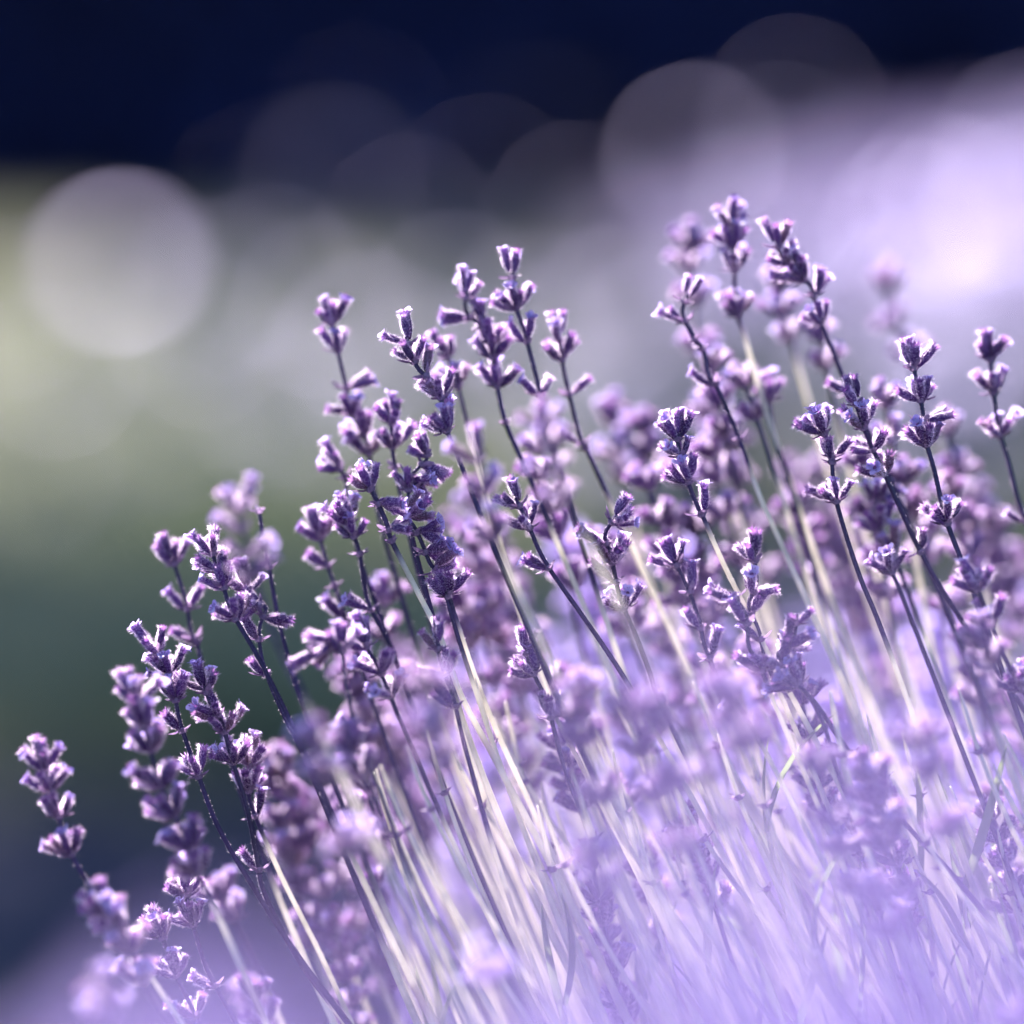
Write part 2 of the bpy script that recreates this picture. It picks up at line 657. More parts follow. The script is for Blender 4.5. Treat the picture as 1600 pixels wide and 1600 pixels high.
g = grass('grass', 60000, -3.2, 3.2, 3.3, 7.4, 0.075, 4, 0.007)
tag(g, 'dry green grass strip in front of the distant shrubs', 'grass', kind='stuff')


def clump_mesh(name, rg, n, radii, leaf, mat, squash=1.0, shell=0.35, w=0.5):
    """many small leaf faces spread through a lumpy volume"""
    V, F = [], []
    lobes = [(Vector((rg.uniform(-0.6, 0.6), rg.uniform(-0.6, 0.6), rg.uniform(-0.35, 0.7))), rg.uniform(0.35, 0.62)) for k in range(9)]
    for k in range(n):
        c, r = rg.choice(lobes)
        d = Vector((rg.gauss(0, 1), rg.gauss(0, 1), rg.gauss(0, 1))).normalized()
        p = c + d * r * (rg.random() ** shell)
        p = Vector((p.x * radii[0], p.y * radii[1], p.z * radii[2]))
        q = Quaternion((rg.gauss(0, 1), rg.gauss(0, 1), rg.gauss(0, 1), rg.gauss(0, 1))).normalized()
        l = leaf * rg.uniform(0.6, 1.4)
        i0 = len(V)
        for v in (Vector((0, 0, 0)), Vector((l * w * 0.5, 0.1 * l, l * 0.5)), Vector((0, 0, l)), Vector((-l * w * 0.5, 0.1 * l, l * 0.5))):
            V.append(p + q @ v)
        F.append((i0, i0 + 1, i0 + 2, i0 + 3))
    return mesh(name, V, F, [mat], None, False)


def trunk_mesh(rg, h, r, limbs=5, spread=0.5):
    V, F = [], []

    def tube(p0, p1, r0, r1, ns=8, seg=4):
        d = (p1 - p0).normalized()
        x = d.orthogonal().normalized(); y = d.cross(x)
        i0 = len(V)
        for k in range(seg + 1):
            u = k / seg
            c = p0.lerp(p1, u) + x * (0.06 * (p1 - p0).length * math.sin(u * 3))
            for s in range(ns):
                a = 2 * PI * s / ns
                V.append(c + (x * math.cos(a) + y * math.sin(a)) * (r0 + (r1 - r0) * u))
        for k in range(seg):
            for s in range(ns):
                b = i0 + k * ns; s2 = (s + 1) % ns
                F.append((b + s, b + s2, b + ns + s2, b + ns + s))
    tube(Vector((0, 0, -0.02)), Vector((0, 0, h)), r, r * 0.35)
    for k in range(limbs):
        a = 2 * PI * k / limbs + rg.uniform(-0.4, 0.4)
        z = h * rg.uniform(0.4, 0.85)
        tube(Vector((0, 0, z)), Vector((math.cos(a) * spread, math.sin(a) * spread, z + spread * rg.uniform(0.4, 0.9))), r * 0.4, r * 0.12, 6, 3)
    return mesh('trunk', V, F, [M['bark']])


# dark evergreen shrubs closing off the view
rg = random.Random(21)
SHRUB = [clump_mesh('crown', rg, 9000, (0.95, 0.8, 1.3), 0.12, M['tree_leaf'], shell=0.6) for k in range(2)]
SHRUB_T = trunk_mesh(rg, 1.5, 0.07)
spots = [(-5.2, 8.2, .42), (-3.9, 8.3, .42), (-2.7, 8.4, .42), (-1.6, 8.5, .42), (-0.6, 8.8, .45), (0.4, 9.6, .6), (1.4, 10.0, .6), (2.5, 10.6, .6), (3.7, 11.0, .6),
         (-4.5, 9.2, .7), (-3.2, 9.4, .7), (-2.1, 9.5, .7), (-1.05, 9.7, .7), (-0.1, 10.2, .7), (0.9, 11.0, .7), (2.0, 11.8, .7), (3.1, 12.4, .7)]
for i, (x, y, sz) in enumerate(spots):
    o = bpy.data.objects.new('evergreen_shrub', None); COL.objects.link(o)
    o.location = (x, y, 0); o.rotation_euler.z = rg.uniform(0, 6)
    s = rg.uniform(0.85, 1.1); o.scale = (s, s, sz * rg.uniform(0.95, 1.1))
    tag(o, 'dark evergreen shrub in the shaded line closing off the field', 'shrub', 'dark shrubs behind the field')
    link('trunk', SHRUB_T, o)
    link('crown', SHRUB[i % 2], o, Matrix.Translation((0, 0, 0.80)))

# added unseen tree: its crown casts shade over the nearer ground
o = bpy.data.objects.new('unseen_shade_tree', None); COL.objects.link(o)
o.location = (-1.95, 7.1, 0)
tag(o, 'unseen round leafy tree added to shade the nearer ground', 'tree')
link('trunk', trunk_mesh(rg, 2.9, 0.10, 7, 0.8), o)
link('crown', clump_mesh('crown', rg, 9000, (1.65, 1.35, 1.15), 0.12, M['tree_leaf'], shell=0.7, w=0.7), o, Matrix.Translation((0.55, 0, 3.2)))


# flowering lavender bushes across the grass
def far_bush(rg):
    Vl, Fl, Vf, Ff = [], [], [], []
    for k in range(420):
        a = rg.uniform(0, 2 * PI); rr_ = rg.random() ** 0.5
        d = Vector((math.cos(a) * rr_, math.sin(a) * rr_, 1.15)).normalized()
        l = rg.uniform(0.20, 0.34)
        b = Vector((math.cos(a) * rr_ * 0.07, math.sin(a) * rr_ * 0.07, 0))
        tip = b + d * l
        s = d.cross(Vector((rg.gauss(0, 1), rg.gauss(0, 1), 0.1))).normalized()
        i0 = len(Vl); Vl += [b - s * 0.004, b + s * 0.004, tip]; Fl.append((i0, i0 + 1, i0 + 2))
        for q in range(3):
            u = rg.uniform(0.1, 0.6); c = b + d * (l * u)
            dd = (d + Vector((rg.gauss(0, .5), rg.gauss(0, .5), 0))).normalized() * 0.05
            i0 = len(Vl); Vl += [c - s * 0.004, c + s * 0.004, c + dd]; Fl.append((i0, i0 + 1, i0 + 2))
        x = d.orthogonal().normalized(); y = d.cross(x)
        i0 = len(Vf)
        for (u, r) in ((-0.01, 0.003), (0.012, 0.010), (0.035, 0.008), (0.055, 0.002)):
            for sgm in range(4):
                an = sgm * PI / 2
                Vf.append(tip + d * u + (x * math.cos(an) + y * math.sin(an)) * r)
        for q in range(3):
            for sgm in range(4):
                Ff.append((i0 + q * 4 + sgm, i0 + q * 4 + (sgm + 1) % 4, i0 + q * 4 + 4 + (sgm + 1) % 4, i0 + q * 4 + 4 + sgm))
    return mesh('foliage', Vl, Fl, [M['row_leaf']], None, False), mesh('flower_heads', Vf, Ff, [M['row_flower']])


FB = [far_bush(rg) for k in range(3)]
for k in range(46):
    col_, row_ = k % 12, k // 12
    x = -3.0 + col_ * 0.52 + rg.uniform(-0.15, 0.15) + (0.26 if row_ % 2 else 0)
    y = 5.7 + row_ * 0.36 + rg.uniform(-0.12, 0.12) + 0.10 * x
    if x < 0.30:
        continue
    o = bpy.data.objects.new('lavender_bush', None); COL.objects.link(o)
    o.location = (x, y, 0); o.rotation_euler.z = rg.uniform(0, 6)
    s = rg.uniform(0.62, 0.85); o.scale = (s, s, s)
    tag(o, 'small flowering lavender bush in the row beyond the grass', 'lavender', 'lavender bushes beyond the grass')
    f_, h_ = FB[k % 3]
    tag(link('foliage', f_, o), kind='stuff')
    tag(link('flower_heads', h_, o), kind='stuff')


# added glint plants, one leaf each turned to mirror the sun at the camera
def broad_leaf(rg, L, w):
    V, F = [], []
    for k in range(6):
        u = k / 5
        ww = w * math.sin(PI * min(0.98, max(0.04, u * 0.9 + 0.08))) ** 0.8
        for sg in (-1, 0, 1):
            V.append(Vector((sg * ww * 0.5, L * (u - 0.5), 0.02 * L * (1 - abs(sg)) - 0.03 * L * (2 * u - 1) ** 2)))
    for k in range(5):
        for q in range(2):
            b = k * 3 + q
            F.append((b, b + 1, b + 4, b + 3))
    return mesh('leaf', V, F, [M['gloss']])


GL = broad_leaf(rg, 0.115, 0.085)
stalk = mesh('stalk', [(math.cos(a * 1.047) * (0.004 - 0.003 * k), math.sin(a * 1.047) * (0.004 - 0.003 * k), -0.02 + 0.15 * k) for k in (0, 1) for a in range(6)],
             [(a, (a + 1) % 6, 6 + (a + 1) % 6, 6 + a) for a in range(6)], [M['row_leaf']])
GLINTS = [(185, 410, 0.50, .17), (90, 580, 0.18, .17), (500, 480, 0.20, .17), (830, 500, 0.22, .17), (640, 350, 0.12, .30), (1085, 240, 0.29, .34),
          (760, 290, 0.11, .30), (900, 330, 0.15, .30), (560, 180, 0.07, .30), (1000, 400, 0.24, .30), (1240, 170, 0.17, .34), (420, 430, 0.17, .2), (310, 530, 0.17, .17), (570, 530, 0.18, .17), (710, 470, 0.2, .2), (960, 490, 0.24, .2), (30, 480, 0.17, .17), (400, 300, 0.07, .28), (1570, 310, 0.26, .34), (1420, 350, 0.27, .34)]
rg2 = random.Random(77)
for k in range(20):
    u = rg2.random() ** 0.7
    GLINTS.append((1010 + 680 * u, rg2.uniform(230, 480) - 40 * u, rg2.uniform(0.14, 0.26) * (0.85 + 0.25 * u), 0.34))
for (px, py, s, hgt) in GLINTS:
    ray = (at(px, py, 1.0) - CAM)
    tt = (hgt - CAM.z) / ray.z
    P = CAM + ray * tt
    o = bpy.data.objects.new('glint_plant', None); COL.objects.link(o)
    o.location = (P.x, P.y, 0.0)
    tag(o, 'added low plant, one glossy leaf set to flash the sun into the lens', 'plant', 'added glint plants among the far bushes')
    link('stem', stalk, o, Matrix.Scale(hgt / 0.13, 4, (0, 0, 1)))
    tocam = (CAM - P).normalized()
    half = (tocam + SUN_DIR).normalized()
    for j in range(6):
        if j == 0:
            nrm = (half + Vector((rg.gauss(0, .03), rg.gauss(0, .03), 0))).normalized(); pos = Vector((0, 0, hgt))
        else:
            a = j * 1.26 + rg.uniform(-.3, .3)
            nrm = Vector((math.cos(a) * 0.7, math.sin(a) * 0.7, 0.8)).normalized()
            pos = Vector((math.cos(a) * 0.07, math.sin(a) * 0.07, rg.uniform(0.2, 0.7) * hgt))
        link('leaf', GL, o, Matrix.Translation(pos) @ frame(nrm, rg.uniform(0, 6)) @ Matrix.Scale(s if j == 0 else 0.8, 4))


# the bushes the sprigs grow from: leafy mounds below the picture
def mound(name_label, loc, rad, n, seed):
    rg = random.Random(seed)
    o = bpy.data.objects.new('lavender_bush', None); COL.objects.link(o)
    o.location = (loc[0], loc[1], 0)
    tag(o, name_label, 'lavender')
    V, F = [], []
    W_, G_ = [], []
    for k in range(n):
        a = rg.uniform(0, 2 * PI); e = rg.random() ** 0.7
        d = Vector((math.cos(a) * (1 - e * 0.6), math.sin(a) * (1 - e * 0.6), 0.25 + e)).normalized()
        p = Vector((d.x * rad[0], d.y * rad[1], 0.12 + d.z * rad[2])) * rg.uniform(0.72, 1.0)
        dd = (d + Vector((rg.gauss(0, .45), rg.gauss(0, .45), rg.uniform(0, .6)))).normalized()
        s = dd.cross(Vector((rg.gauss(0, 1), rg.gauss(0, 1), rg.gauss(0, 1)))).normalized() * 0.0016
        l = rg.uniform(0.025, 0.045)
        bend = Vector((0, 0, 1)) * l * rg.uniform(-0.1, 0.3)
        i0 = len(V)
        V += [p - s * .6, p + s * .6, p + dd * l * 0.55 + s, p + dd * l * 0.55 - s, p + dd * l + bend]
        F += [(i0, i0 + 1, i0 + 2, i0 + 3), (i0 + 3, i0 + 2, i0 + 4)]
    tag(link('foliage', mesh('foliage', V, F, [M['leaf']], None, False), o), kind='stuff')
    link('trunk', trunk_mesh(rg, 0.30, 0.018, 9, 0.16), o)
    return o


mound('grey green leafy lavender bush carrying the sharp tall sprigs', (0.16, 0.06), (0.30, 0.34, 0.36), 5200, 31)
mound('grey green leafy lavender bush growing in front of the sharp sprigs', (0.10, -0.62), (0.26, 0.30, 0.34), 3600, 32)


# ------------------------------------------------------------------ the sprigs of the photograph
S = sprig
# --- left edge
S('lowest outlying sprig, four spaced dark tufts, farthest out over the dark ground', -0.024,
  [(66, 1188, 'T6'), (76, 1222, 'W4'), (89, 1262, 'W7'), (105, 1322, 'W7'), (150, 1400), (205, 1480)], purple=0.03)
S('bushy lilac-rimmed tuft just below the outlying sprig', -0.045,
  [(160, 1412, 'T7'), (178, 1440, 'W7'), (200, 1470, 'W6'), (215, 1520, 'W7'), (260, 1590)], scale=1.15)
S('long pale spike of crowded tufts behind the dark two-headed pair', -0.032,
  [(209, 1080, 'T6'), (222, 1122, 'W6'), (232, 1158, 'W7'), (246, 1215, 'W8'), (266, 1262, 'W8'), (292, 1312, 'W9'), (303, 1352, 'W6'), (345, 1440), (400, 1560)], scale=1.1, purple=0.006)
S('dark sharp sprig with stacked crown tufts and a single bud below', 0.0,
  [(239, 1008, 'T5'), (258, 1042, 'W6'), (272, 1080, 'W8'), (281, 1128, 'L1'), (306, 1200, 'W4'), (340, 1290), (395, 1385), (470, 1500), (545, 1600)], purple=0.075)
S('dark sharp sprig crowded with buds touching its taller neighbour', 0.0,
  [(318, 1068, 'T6'), (332, 1108, 'W6'), (347, 1130, 'S5'), (360, 1178, 'W8'), (385, 1260), (402, 1345, 'L1'), (415, 1400), (470, 1505), (540, 1600)], purple=0.035)
S('sturdy purple tuft on a straight pale stem beside the crowded pair', 0.008,
  [(392, 1182, 'T7'), (388, 1222, 'W7'), (394, 1262, 'R2'), (440, 1370), (500, 1490), (550, 1600)], purple=0.004)
S('faint sprig of small tufts close behind the straight pale stem', 0.075,
  [(412, 1185, 'T6'), (430, 1225, 'W6'), (440, 1280, 'W6'), (448, 1320, 'W5'), (470, 1420), (520, 1560)])
S('short sprig with two fan tufts under the crowded pair', 0.004,
  [(290, 1385, 'T7'), (298, 1432, 'W7'), (318, 1500), (330, 1528, 'L2'), (370, 1600)], purple=0.03)
S('low fan-tipped sprig beside the bushy lilac-rimmed tuft', -0.004,
  [(250, 1452, 'T8'), (270, 1512, 'W7'), (300, 1575, 'W5'), (330, 1640)], purple=0.03)
S('pale washed-out sprig at the foot of the outlying pair', -0.13,
  [(160, 1545, 'T5'), (170, 1580, 'W5'), (210, 1660)])
S('soft tuft on a pale stem behind the short fan-tufted sprig', 0.06,
  [(345, 1395, 'T6'), (360, 1425, 'W6'), (395, 1500), (430, 1580)])
# --- left shoulder
S('thin sprig with a ragged dried tip and tiny lower tufts', 0.028,
  [(268, 868, 'T7'), (290, 938, 'W3'), (298, 985, 'L2'), (307, 1005, 'N'), (322, 1060), (345, 1140)], purple=0.06)
S('sharp dark sprig with an open crown and one ragged whorl below', -0.002,
  [(330, 852, 'T7'), (336, 880, 'S4'), (346, 905, 'W5'), (362, 955, 'W6'), (405, 1030), (455, 1130), (500, 1230)], purple=0.06)
S('pink-edged soft head leaning over the sharp open crown', -0.075,
  [(376, 785, 'T7'), (372, 815, 'L3'), (388, 855, 'S3'), (392, 890, 'S4'), (425, 985), (470, 1080)], purple=0.03)
S('bare wiry stalk with only small node bracts beside the pink-edged head', 0.02,
  [(405, 798, 'N'), (412, 845, 'N'), (420, 885, 'N'), (440, 990), (470, 1090), (520, 1220)], purple=0.08)
S('sprig with a side-leaning fan tuft and bare nodes beneath', 0.008,
  [(384, 910, 'T5'), (395, 940, 'W5'), (415, 950, 'r3'), (405, 985, 'L2'), (412, 1040, 'L2'), (440, 1110), (470, 1170), (520, 1290)], purple=0.07)
S('frayed two-part head standing beside the dark withered flower', 0.03,
  [(497, 828, 'T7'), (508, 870, 'L2'), (523, 915, 'N'), (537, 955, 'L2'), (560, 1030), (590, 1120)], purple=0.06)
S('dark withered flower with pale frills on a wiry purple stalk', 0.012,
  [(540, 805, 'T8'), (548, 825, 'W4'), (562, 865, 'N'), (575, 940, 'L2'), (610, 1010), (640, 1090)], purple=0.09)
S('tall frill-tipped sprig with a sideways bud, rising above the withered flowers', 0.032,
  [(516, 492, 'T8'), (525, 535, 'W3'), (538, 592, 'r2'), (547, 635, 'W5'), (562, 668, 'W6'), (574, 695, 'W4'), (585, 770), (610, 870)], purple=0.05)
S('short wiry sprig with one brush tip and bare node', 0.03,
  [(522, 722, 'T5'), (538, 745, 'N'), (545, 790, 'N'), (562, 870), (600, 980)], purple=0.06)
S('small two-tuft sprig beside the drooping dark flower', 0.022,
  [(612, 648, 'T5'), (612, 685, 'W5'), (617, 730, 'N'), (630, 790), (650, 880)], purple=0.05)
S('drooping dark flower with wing-like withered bracts', 0.012,
  [(660, 700, 'T5'), (668, 715, 'r3'), (650, 735, 'D4'), (640, 752, 'W5'), (640, 810), (660, 900)], purple=0.05)
S('sharp nearly black sprig with a long bract held out sideways', -0.004,
  [(634, 525, 'T3'), (643, 552, 'W4'), (655, 578, 'r2'), (686, 608, 'W5'), (694, 660, 'W7'), (720, 725), (745, 790), (790, 900)], purple=0.09)
S('broken sprig with bell-like withered buds hanging to the right', -0.002,
  [(572, 752, 'W5'), (585, 775, 'D4'), (603, 815, 'D3'), (612, 845, 'N'), (650, 920), (690, 1000), (720, 1085), (770, 1180), (850, 1330)], purple=0.002, thick=1.15)
S('bent sprig of dark hanging bells crossing the broken stem', 0.004,
  [(625, 800, 'D6'), (645, 820, 'D5'), (660, 850, 'D6'), (672, 880, 'D4'), (690, 905), (705, 960), (730, 1040)], purple=0.02)
S('dark brush tuft on its own stem beneath the hanging bells', 0.002,
  [(697, 918, 'T7'), (712, 965), (740, 1050), (775, 1140), (830, 1260), (900, 1420)], purple=0.006, thick=1.1)
# --- centre top
S('twisted tall sprig with open frilled tips and crowded dark tufts', 0.026,
  [(729, 452, 'T4'), (727, 485, 'L4'), (742, 500, 'R2'), (766, 525, 'W7'), (768, 545, 'W6'), (775, 590, 'W7'), (790, 660, 'N'), (825, 740, 'N'), (850, 800), (880, 870), (930, 990)], purple=0.012)
S('tall slim sprig with a stacked pointed crown above small paired buds', 0.022,
  [(800, 420, 'T3'), (803, 468, 'W8'), (820, 520, 'W3'), (842, 605, 'S2'), (850, 650), (870, 720)], purple=0.05)
S('slim sprig with a pale frilled tip and one small side bud', 0.03,
  [(873, 518, 'T3'), (876, 548, 'W5'), (886, 602, 'r1'), (905, 680, 'L1'), (915, 700, 'N'), (945, 765), (990, 860)], purple=0.012)
S('pale tuft peeking between the black sprig and the twisted frilled one', 0.035,
  [(694, 545, 'T5'), (712, 592, 'W4'), (725, 640), (745, 720)])
S('soft rosy head hanging before the slim central sprigs', -0.085,
  [(852, 655, 'T5'), (860, 690, 'W5'), (868, 730, 'S3'), (878, 770, 'S3'), (920, 850), (970, 950)], purple=0.005)
S('soft magenta-edged head with an urn-shaped lower tuft', -0.06,
  [(745, 705, 'T3'), (755, 755, 'S3'), (768, 825, 'W6'), (800, 900), (845, 1000), (900, 1120)], purple=0.004, scale=1.1)
S('sharp slim sprig with blocky buds and a single lower bud', -0.004,
  [(805, 778, 'T4'), (822, 812, 'W4'), (850, 875, 'L2'), (900, 948), (940, 1005), (985, 1075), (1050, 1190)], purple=0.035)
# --- centre
S('sharp crown-shaped sprig of two neat tufts above a pale clean stem', -0.002,
  [(1058, 672, 'T8'), (1060, 700, 'W4'), (1070, 740, 'W7'), (1092, 796, 'R1'), (1096, 802, 'N'), (1130, 880), (1165, 950), (1205, 1030), (1260, 1130)], purple=0.002)
S('sharp spread sprig of finger-like dark buds', -0.002,
  [(965, 805, 'T6'), (945, 835, 'L4'), (955, 865, 'S5'), (960, 895, 'L2'), (970, 938, 'W6'), (990, 985), (1015, 1050), (1030, 1095, 'S2'), (1080, 1200)], purple=0.014)
S('dark-tipped sprig leaning beside the spread finger-like buds', -0.006,
  [(1050, 872, 'T6'), (1072, 912, 'R2'), (1092, 968, 'L2'), (1103, 1015, 'R2'), (1130, 1075), (1160, 1110, 'L2'), (1220, 1220)], purple=0.004)
S('loose candelabra sprig of separate small oval buds', -0.004,
  [(1178, 862, 'T5'), (1182, 912, 'S4'), (1170, 945, 'S4'), (1185, 985, 'L3'), (1200, 1040), (1230, 1110)], purple=0.01)
S('crooked sprig with side buds reaching left over the candelabra', -0.01,
  [(1140, 925, 'L4'), (1165, 960, 'L4'), (1170, 1010), (1185, 1035, 'L2'), (1215, 1110), (1262, 1220)], purple=0.002)
S('large fan of purple buds spread wide at the end of two crossing stalks', -0.012,
  [(1245, 958, 'R1'), (1238, 1000, 'W3'), (1215, 1025, 'S6'), (1238, 1060, 'W9'), (1275, 1100), (1320, 1165, 'L2'), (1400, 1270), (1500, 1380)], purple=0.05, scale=1.1)
S('thin purple stalk forking beneath the large fan of buds', -0.012,
  [(1232, 1062, 'L2'), (1262, 1085), (1290, 1140), (1312, 1215), (1360, 1330)], purple=0.06)
# --- right top
S('dark jagged sprig at the peak with buds set along a thin stalk', 0.026,
  [(1212, 372, 'T5'), (1222, 400, 'W4'), (1246, 428, 'W8'), (1268, 448, 'R4'), (1278, 492, 'W5'), (1300, 545), (1322, 600, 'L2'), (1350, 660)], purple=0.09)
S('tall neat sprig at the summit with a crown, an urn and a low tuft', 0.04,
  [(1142, 342, 'T7'), (1143, 372, 'W6'), (1147, 408, 'W4'), (1150, 480, 'W6'), (1165, 530), (1190, 620), (1230, 740)], purple=0.002)
S('bare twisted sprig nearly stripped of buds beside the tall neat one', 0.024,
  [(1075, 458, 'T2'), (1066, 488, 'L2'), (1085, 530, 'N'), (1098, 545, 'N'), (1108, 590, 'L1'), (1118, 600, 'N'), (1155, 685, 'N'), (1185, 770), (1225, 860), (1270, 960)], purple=0.006)
S('sharp airy sprig with small paired buds in a zigzag', 0.004,
  [(1335, 618, 'T3'), (1345, 655, 'S4'), (1358, 690, 'S4'), (1376, 728, 'W4'), (1400, 780), (1432, 850, 'R1'), (1480, 935), (1530, 1010), (1600, 1110)], purple=0.08)
S('compact sharp sprig with three tight tufts and a drooping bract', 0.008,
  [(1425, 562, 'T6'), (1436, 612, 'W5'), (1442, 645, 'r2'), (1445, 682, 'W7'), (1460, 735), (1476, 805, 'W6'), (1500, 870), (1530, 950)], purple=0.07)
S('stout soft-edged sprig with stacked buds, last before the field edge', 0.03,
  [(1546, 548, 'T7'), (1550, 600, 'W6'), (1560, 668, 'W8'), (1575, 720), (1597, 800, 'L2'), (1640, 900)], purple=0.002)
S('sharp plume-tipped sprig with a bare neck and lower tuft', 0.006,
  [(1282, 665, 'T8'), (1298, 700, 'W3'), (1300, 722, 'N'), (1304, 770, 'W6'), (1320, 830), (1345, 905), (1372, 970), (1420, 1100)], purple=0.035)
S('faint small-headed sprig standing alone far behind the sharp ones', 0.16,
  [(1388, 440, 'T5'), (1398, 495, 'W4'), (1425, 545, 'W6'), (1450, 650)])
S('dark rounded soft tuft behind the airy zigzag sprig', 0.055,
  [(1384, 622, 'T8'), (1390, 680, 'W7'), (1410, 745, 'W7'), (1425, 840)])
S('soft twin-tufted sprig on a pink stem beneath the jagged peak', 0.085,
  [(1215, 440, 'T7'), (1222, 480, 'W6'), (1232, 518, 'W5'), (1255, 600), (1290, 720)], purple=0.002)
S('lilac tuft hanging under the jagged peak sprig', 0.075,
  [(1282, 520, 'T6'), (1288, 562, 'W7'), (1310, 660)])
S('soft round-tufted sprig just behind the stripped twisted one', 0.10,
  [(1078, 380, 'T7'), (1076, 412, 'W6'), (1084, 462, 'W7'), (1090, 540, 'W7'), (1105, 640, 'W7'), (1130, 740)], purple=0.01)
S('dark soft tuft tangled behind the stripped twisted sprig', 0.06,
  [(1112, 565, 'T7'), (1120, 620, 'W7'), (1130, 670, 'W6'), (1150, 760)])
S('dark soft tuft close beside the pale summit stem', 0.055,
  [(1160, 590, 'T7'), (1180, 640, 'W6'), (1200, 700), (1230, 800)])
S('ragged tuft topping a grey stalk crossing the pale summit stem', 0.05,
  [(1202, 612, 'T6'), (1212, 680), (1235, 760), (1260, 850)], purple=0.05)
S('pale rosy open sprig apart from the neat two-tuft crown', 0.11,
  [(955, 648, 'T5'), (958, 700, 'S5'), (970, 735, 'W4'), (985, 800)])
S('soft violet sprig touching the neat two-tuft crown', 0.10,
  [(1003, 665, 'T6'), (1008, 700, 'W7'), (1018, 735, 'W5'), (1030, 820)])
# --- right
S('two-tufted soft sprig on a thin purple stalk under the stout one', -0.02,
  [(1522, 908, 'T7'), (1545, 965, 'W5'), (1572, 1030), (1590, 1065, 'W7'), (1640, 1150)], purple=0.05)
S('small tight tuft on a thin stalk between tall pale stems', 0.014,
  [(1388, 882, 'W6'), (1405, 920), (1440, 1010), (1475, 1100)], purple=0.08)
S('soft tuft hanging just below the two-tufted sprig on the thin stalk', -0.055,
  [(1532, 990, 'T6'), (1542, 1030, 'W7'), (1570, 1090), (1620, 1180)])
S('glittering round soft head above a second tuft among bare pale stems', -0.12,
  [(1442, 1148, 'T7'), (1452, 1200, 'W6'), (1488, 1285, 'W8'), (1540, 1400)], scale=1.1)
S('plume of dark and lilac buds along a stem beside the plume-tipped sprig', 0.035,
  [(1372, 770, 'T6'), (1368, 815, 'W6'), (1390, 850, 'W5'), (1420, 930)])
S('soft side tuft behind the compact three-tuft sprig', 0.09,
  [(1480, 665, 'T6'), (1498, 735, 'W6'), (1515, 820, 'W7'), (1540, 930)])
# --- middle and lower thicket
S('dark small knot of open buds in the middle of the thicket', 0.0,
  [(822, 1008, 'T4'), (828, 1040, 'W6'), (850, 1085), (900, 1180)], purple=0.01)
S('tiny crown tuft on a thin stalk in the lower thicket', -0.006,
  [(858, 1108, 'T5'), (868, 1150), (885, 1210), (920, 1300), (960, 1390)], purple=0.022)
S('crumpled pale-rimmed tangle arching sideways over thin stalks', -0.03,
  [(480, 1015, 'L3'), (505, 1010, 'S5'), (530, 1005, 'T6'), (540, 1060, 'N'), (555, 1130, 'L2'), (590, 1230)], purple=0.05)
S('crinkled lilac tuft under the wiry withered stalk', -0.016,
  [(565, 1000, 'T5'), (590, 1040, 'S6'), (605, 1075, 'S5'), (640, 1160)], purple=0.03)
S('thin sprig tip rising through the thicket beneath the brush tuft', -0.01,
  [(682, 1000, 'T3'), (690, 1040, 'S3'), (708, 1090, 'L2'), (730, 1180)], purple=0.03)
S('big soft lilac head swelling before the crumpled tangle', -0.12,
  [(490, 1160, 'T8'), (505, 1210, 'W8'), (530, 1300), (545, 1320, 'W6'), (600, 1420)], scale=1.1, kind='bud')
S('big soft violet head before the pale straight stems', -0.14,
  [(668, 1070, 'T8'), (672, 1130, 'W9'), (690, 1175, 'W7'), (740, 1290)], scale=1.1)
S('soft tuft with rounded top between pale centre stems', -0.09,
  [(912, 1078, 'T8'), (935, 1150), (975, 1260)], purple=0.01)
S('pair of glinting soft tufts one above the other below the spread buds', -0.065,
  [(985, 1110, 'T7'), (998, 1165, 'W6'), (1018, 1232, 'W7'), (1060, 1330)], purple=0.005)
S('solid soft violet tuft alone among the bright lower stems', -0.13,
  [(920, 1330, 'T8'), (940, 1375, 'W5'), (990, 1480)], purple=0.01)
S('soft bent tuft beside the narrow green leaves', -0.10,
  [(1370, 1395, 'T7'), (1395, 1440, 'W6'), (1440, 1540)])
S('pale soft frilled head, lowest among the glowing stems', -0.15,
  [(760, 1520, 'T6'), (790, 1590)], kind='bloom')
S('soft small head below the crumpled tangle', -0.05,
  [(545, 1165, 'T6'), (560, 1200, 'W5'), (600, 1290)], purple=0.02)
S('sprig of small lilac tufts behind the wiry withered stalks', 0.06,
  [(600, 930, 'T6'), (600, 985, 'W7'), (620, 1060, 'W6'), (660, 1150)])

# --- the rest of the thicket, sprigs that only their place tells apart
ENV = [(0, 1500), (240, 1250), (330, 1080), (500, 960), (600, 860), (680, 800), (740, 640), (850, 620), (960, 720), (1040, 620), (1100, 520), (1250, 600), (1400, 650), (1600, 680), (1900, 700)]


def env(x):
    if x < 0:
        return 1500 - x
    for (a, b), (c, d) in zip(ENV, ENV[1:]):
        if a <= x <= c:
            return b + (d - b) * (x - a) / (c - a)
    return 700


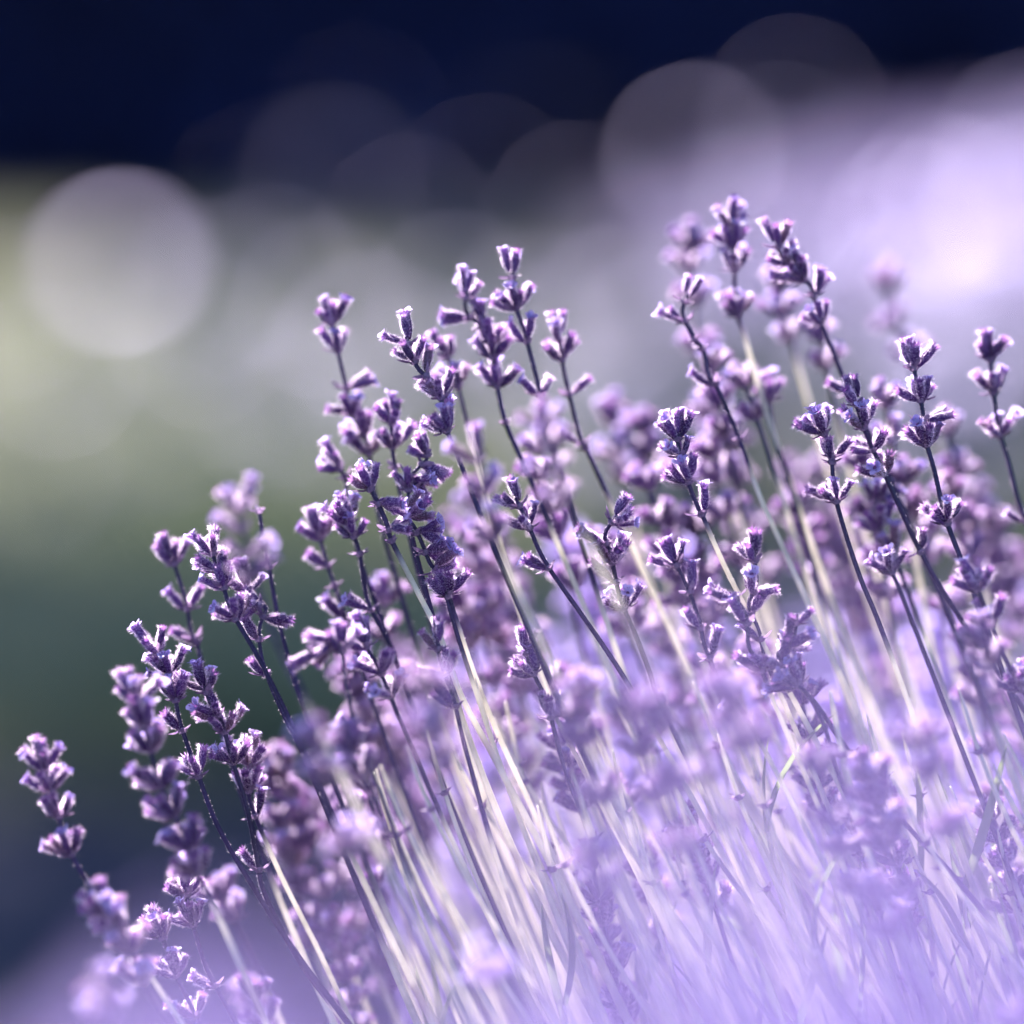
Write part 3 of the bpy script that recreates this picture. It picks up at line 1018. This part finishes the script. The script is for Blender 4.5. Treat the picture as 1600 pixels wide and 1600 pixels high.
def filler(n, x0, x1, ya, yb, d0, d1, label, group, seed, kind='bud', scale=1.0, leaves=0, bias=1.0, detail=False):
    rf = random.Random(seed)
    k = 0
    while k < n:
        x = x0 + (x1 - x0) * rf.random() ** bias
        y = env(x) + ya + (yb - ya) * rf.random()
        dz = rf.uniform(d0, d1)
        f = (FOCUS + dz) / FOCUS
        sl = 0.34 - 0.00008 * x + rf.uniform(-0.08, 0.10)
        p = [(x, y, 'T7')]
        yy = y
        for q in range(rf.choice((2, 3, 3, 4))):
            st = rf.choice((34, 40, 55, 80)) / f * scale
            yy += st
            p.append((p[-1][0] + sl * st, yy, rf.choice(('W6', 'W7', 'S5'))))
        for q in range(2):
            st = 90 / f
            p.append((p[-1][0] + (sl + 0.06 * q) * st, p[-1][1] + st))
        nt = sum(1 for q in p if len(q) > 2)
        S(label.replace('sprig', 'sprig of %s tufts' % {3: 'three', 4: 'four', 5: 'five'}[nt], 1), dz, p, group, detail=detail, kind=kind, scale=scale, leaves=rf.choice((0, leaves)), seed=seed * 1000 + k, purple=rf.uniform(0.0, 0.02))
        k += 1


filler(38, 700, 1640, 60, 520, 0.05, 0.16, 'soft purple sprig within the thicket behind the sharp stems', 'sprigs close behind the sharp stems', 101)
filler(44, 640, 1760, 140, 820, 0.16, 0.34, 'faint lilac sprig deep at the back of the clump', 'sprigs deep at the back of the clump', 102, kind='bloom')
filler(12, 520, 760, 120, 360, 0.05, 0.2, 'soft purple sprig in the thicket behind the hanging bells', 'sprigs behind the hanging bells', 103)
filler(7, 480, 1700, 420, 900, -0.16, -0.04, 'soft sprig standing just in front of the sharp stems', 'sprigs just in front of the sharp stems', 104, leaves=1)
filler(10, 560, 1750, 480, 900, 0.0, 0.10, 'short sprig low among the bright crowded stems', 'short sprigs low among the stems', 105, leaves=1)
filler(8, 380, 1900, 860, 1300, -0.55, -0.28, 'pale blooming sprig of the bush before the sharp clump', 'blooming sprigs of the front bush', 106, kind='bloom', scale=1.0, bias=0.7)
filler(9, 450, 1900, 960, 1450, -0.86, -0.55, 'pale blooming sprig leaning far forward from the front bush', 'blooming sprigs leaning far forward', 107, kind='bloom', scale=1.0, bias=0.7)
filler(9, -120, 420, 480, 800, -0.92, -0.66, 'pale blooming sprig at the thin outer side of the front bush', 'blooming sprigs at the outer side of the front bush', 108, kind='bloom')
filler(5, 700, 1500, 480, 860, -0.02, 0.03, 'slim crisp sprig half hidden in the crowded middle of the clump', 'crisp sprigs half hidden in the clump', 109, detail=True, leaves=1)
filler(9, 620, 1900, 740, 1040, -1.06, -0.90, 'added pale sprig very near the lens, blurring into a lilac veil', 'added near sprigs for the lilac veil', 110, kind='bloom', bias=0.75)  # added close to the lens so their blur veils the lower stems
filler(46, 620, 1900, 360, 1000, 0.32, 0.75, 'added bright lilac sprig behind the clump, a backdrop lightening the gaps', 'added lilac backdrop sprigs behind the clump', 112, kind='bloom', scale=1.1)  # added pale backdrop that brightens the gaps between the stems
filler(12, 380, 640, 200, 560, 0.02, 0.15, 'soft slender sprig in the gap beside the straight pale stems', 'slender sprigs in the gap beside the pale stems', 113)

# flowerless stalks crossing between the sprigs
rs = random.Random(64)
for k in range(52):
    x = rs.uniform(560, 1580); y = max(env(x) + 330, rs.uniform(1060, 1300)); dz = rs.uniform(-0.035, 0.045)
    sl = rs.uniform(0.24, 0.72)
    p = [(x, y), (x + sl * 0.8 * 100, y + 100, 'N'), (x + sl * 220, y + 230), (x + sl * 1.1 * 400, y + 400)]
    o = S('bare pale straw stalk without flowers among the crowded stems', dz, p, 'bare stalks among the stems', detail=False, purple=-0.05, seed=7000 + k, lean=sl + rs.uniform(-0.1, 0.15))
    o.name = 'bare_stalk'
mound('grey green leafy lavender bush behind the sharp clump', (0.20, 0.58), (0.32, 0.28, 0.36), 3000, 34)

# ------------------------------------------------------------------ leafy shoots between the stems
def shoot(px, py, dz, n, seed):
    rr = random.Random(seed)
    tip = at(px, py, FOCUS + dz)
    drop = tip.z - BASE_Z
    end = tip + Vector((drop * rr.uniform(0.25, 0.6), rr.uniform(-0.03, 0.03), -drop))
    mid = tip.lerp(end, 0.5) + Vector((-0.01, 0, 0.01))
    path = catmull([tip, mid, end], 8)
    o = bpy.data.objects.new('leafy_shoot', None); COL.objects.link(o)
    o.location = end
    tag(o, 'narrow yellow green leafy shoot between the lower flower stems', 'lavender', 'leafy shoots between the stems')
    V, F, I, T = stem_mesh(rr, [p - end for p in path], 0.0006, 0.001, -0.01)
    link('stem', mesh('stem', V, F, [M['stem']], I, True, T), o)
    for k in range(n):
        u = k / n * 0.6
        i0 = int(u * (len(path) - 1))
        d = (path[i0] - path[i0 + 1]).normalized()
        a = k * 1.9 + rr.uniform(-0.4, 0.4)
        dd = (d + (Vector((math.cos(a), math.sin(a), 0.1)) * rr.uniform(0.15, 0.55))).normalized()
        link('leaf', rr.choice(LEAF), o, Matrix.Translation(path[i0] - end) @ frame(dd, rr.uniform(0, 6)) @ Matrix.Scale(rr.uniform(0.55, 1.05), 4))


for i, (px, py, dz) in enumerate([(1200, 1300, 0.0), (1262, 1420, 0.05), (1275, 1480, -0.03), (880, 1570, -0.01), (1440, 1370, 0.01), (1505, 1400, 0.0),
                                  (1548, 1390, 0.02), (1110, 1520, 0.0), (1600, 1530, -0.02), (1345, 1590, 0.0), (1010, 1570, 0.03), (690, 1620, 0.02), (1235, 1640, -0.01),
                                  (1460, 1560, 0.03), (1180, 1450, 0.06), (1390, 1500, 0.05)]):
    shoot(px, py, dz, 7, 400 + i)
mound('grey green low lavender bush before the blooming front bush', (0.10, -1.0), (0.22, 0.16, 0.32), 2000, 33)
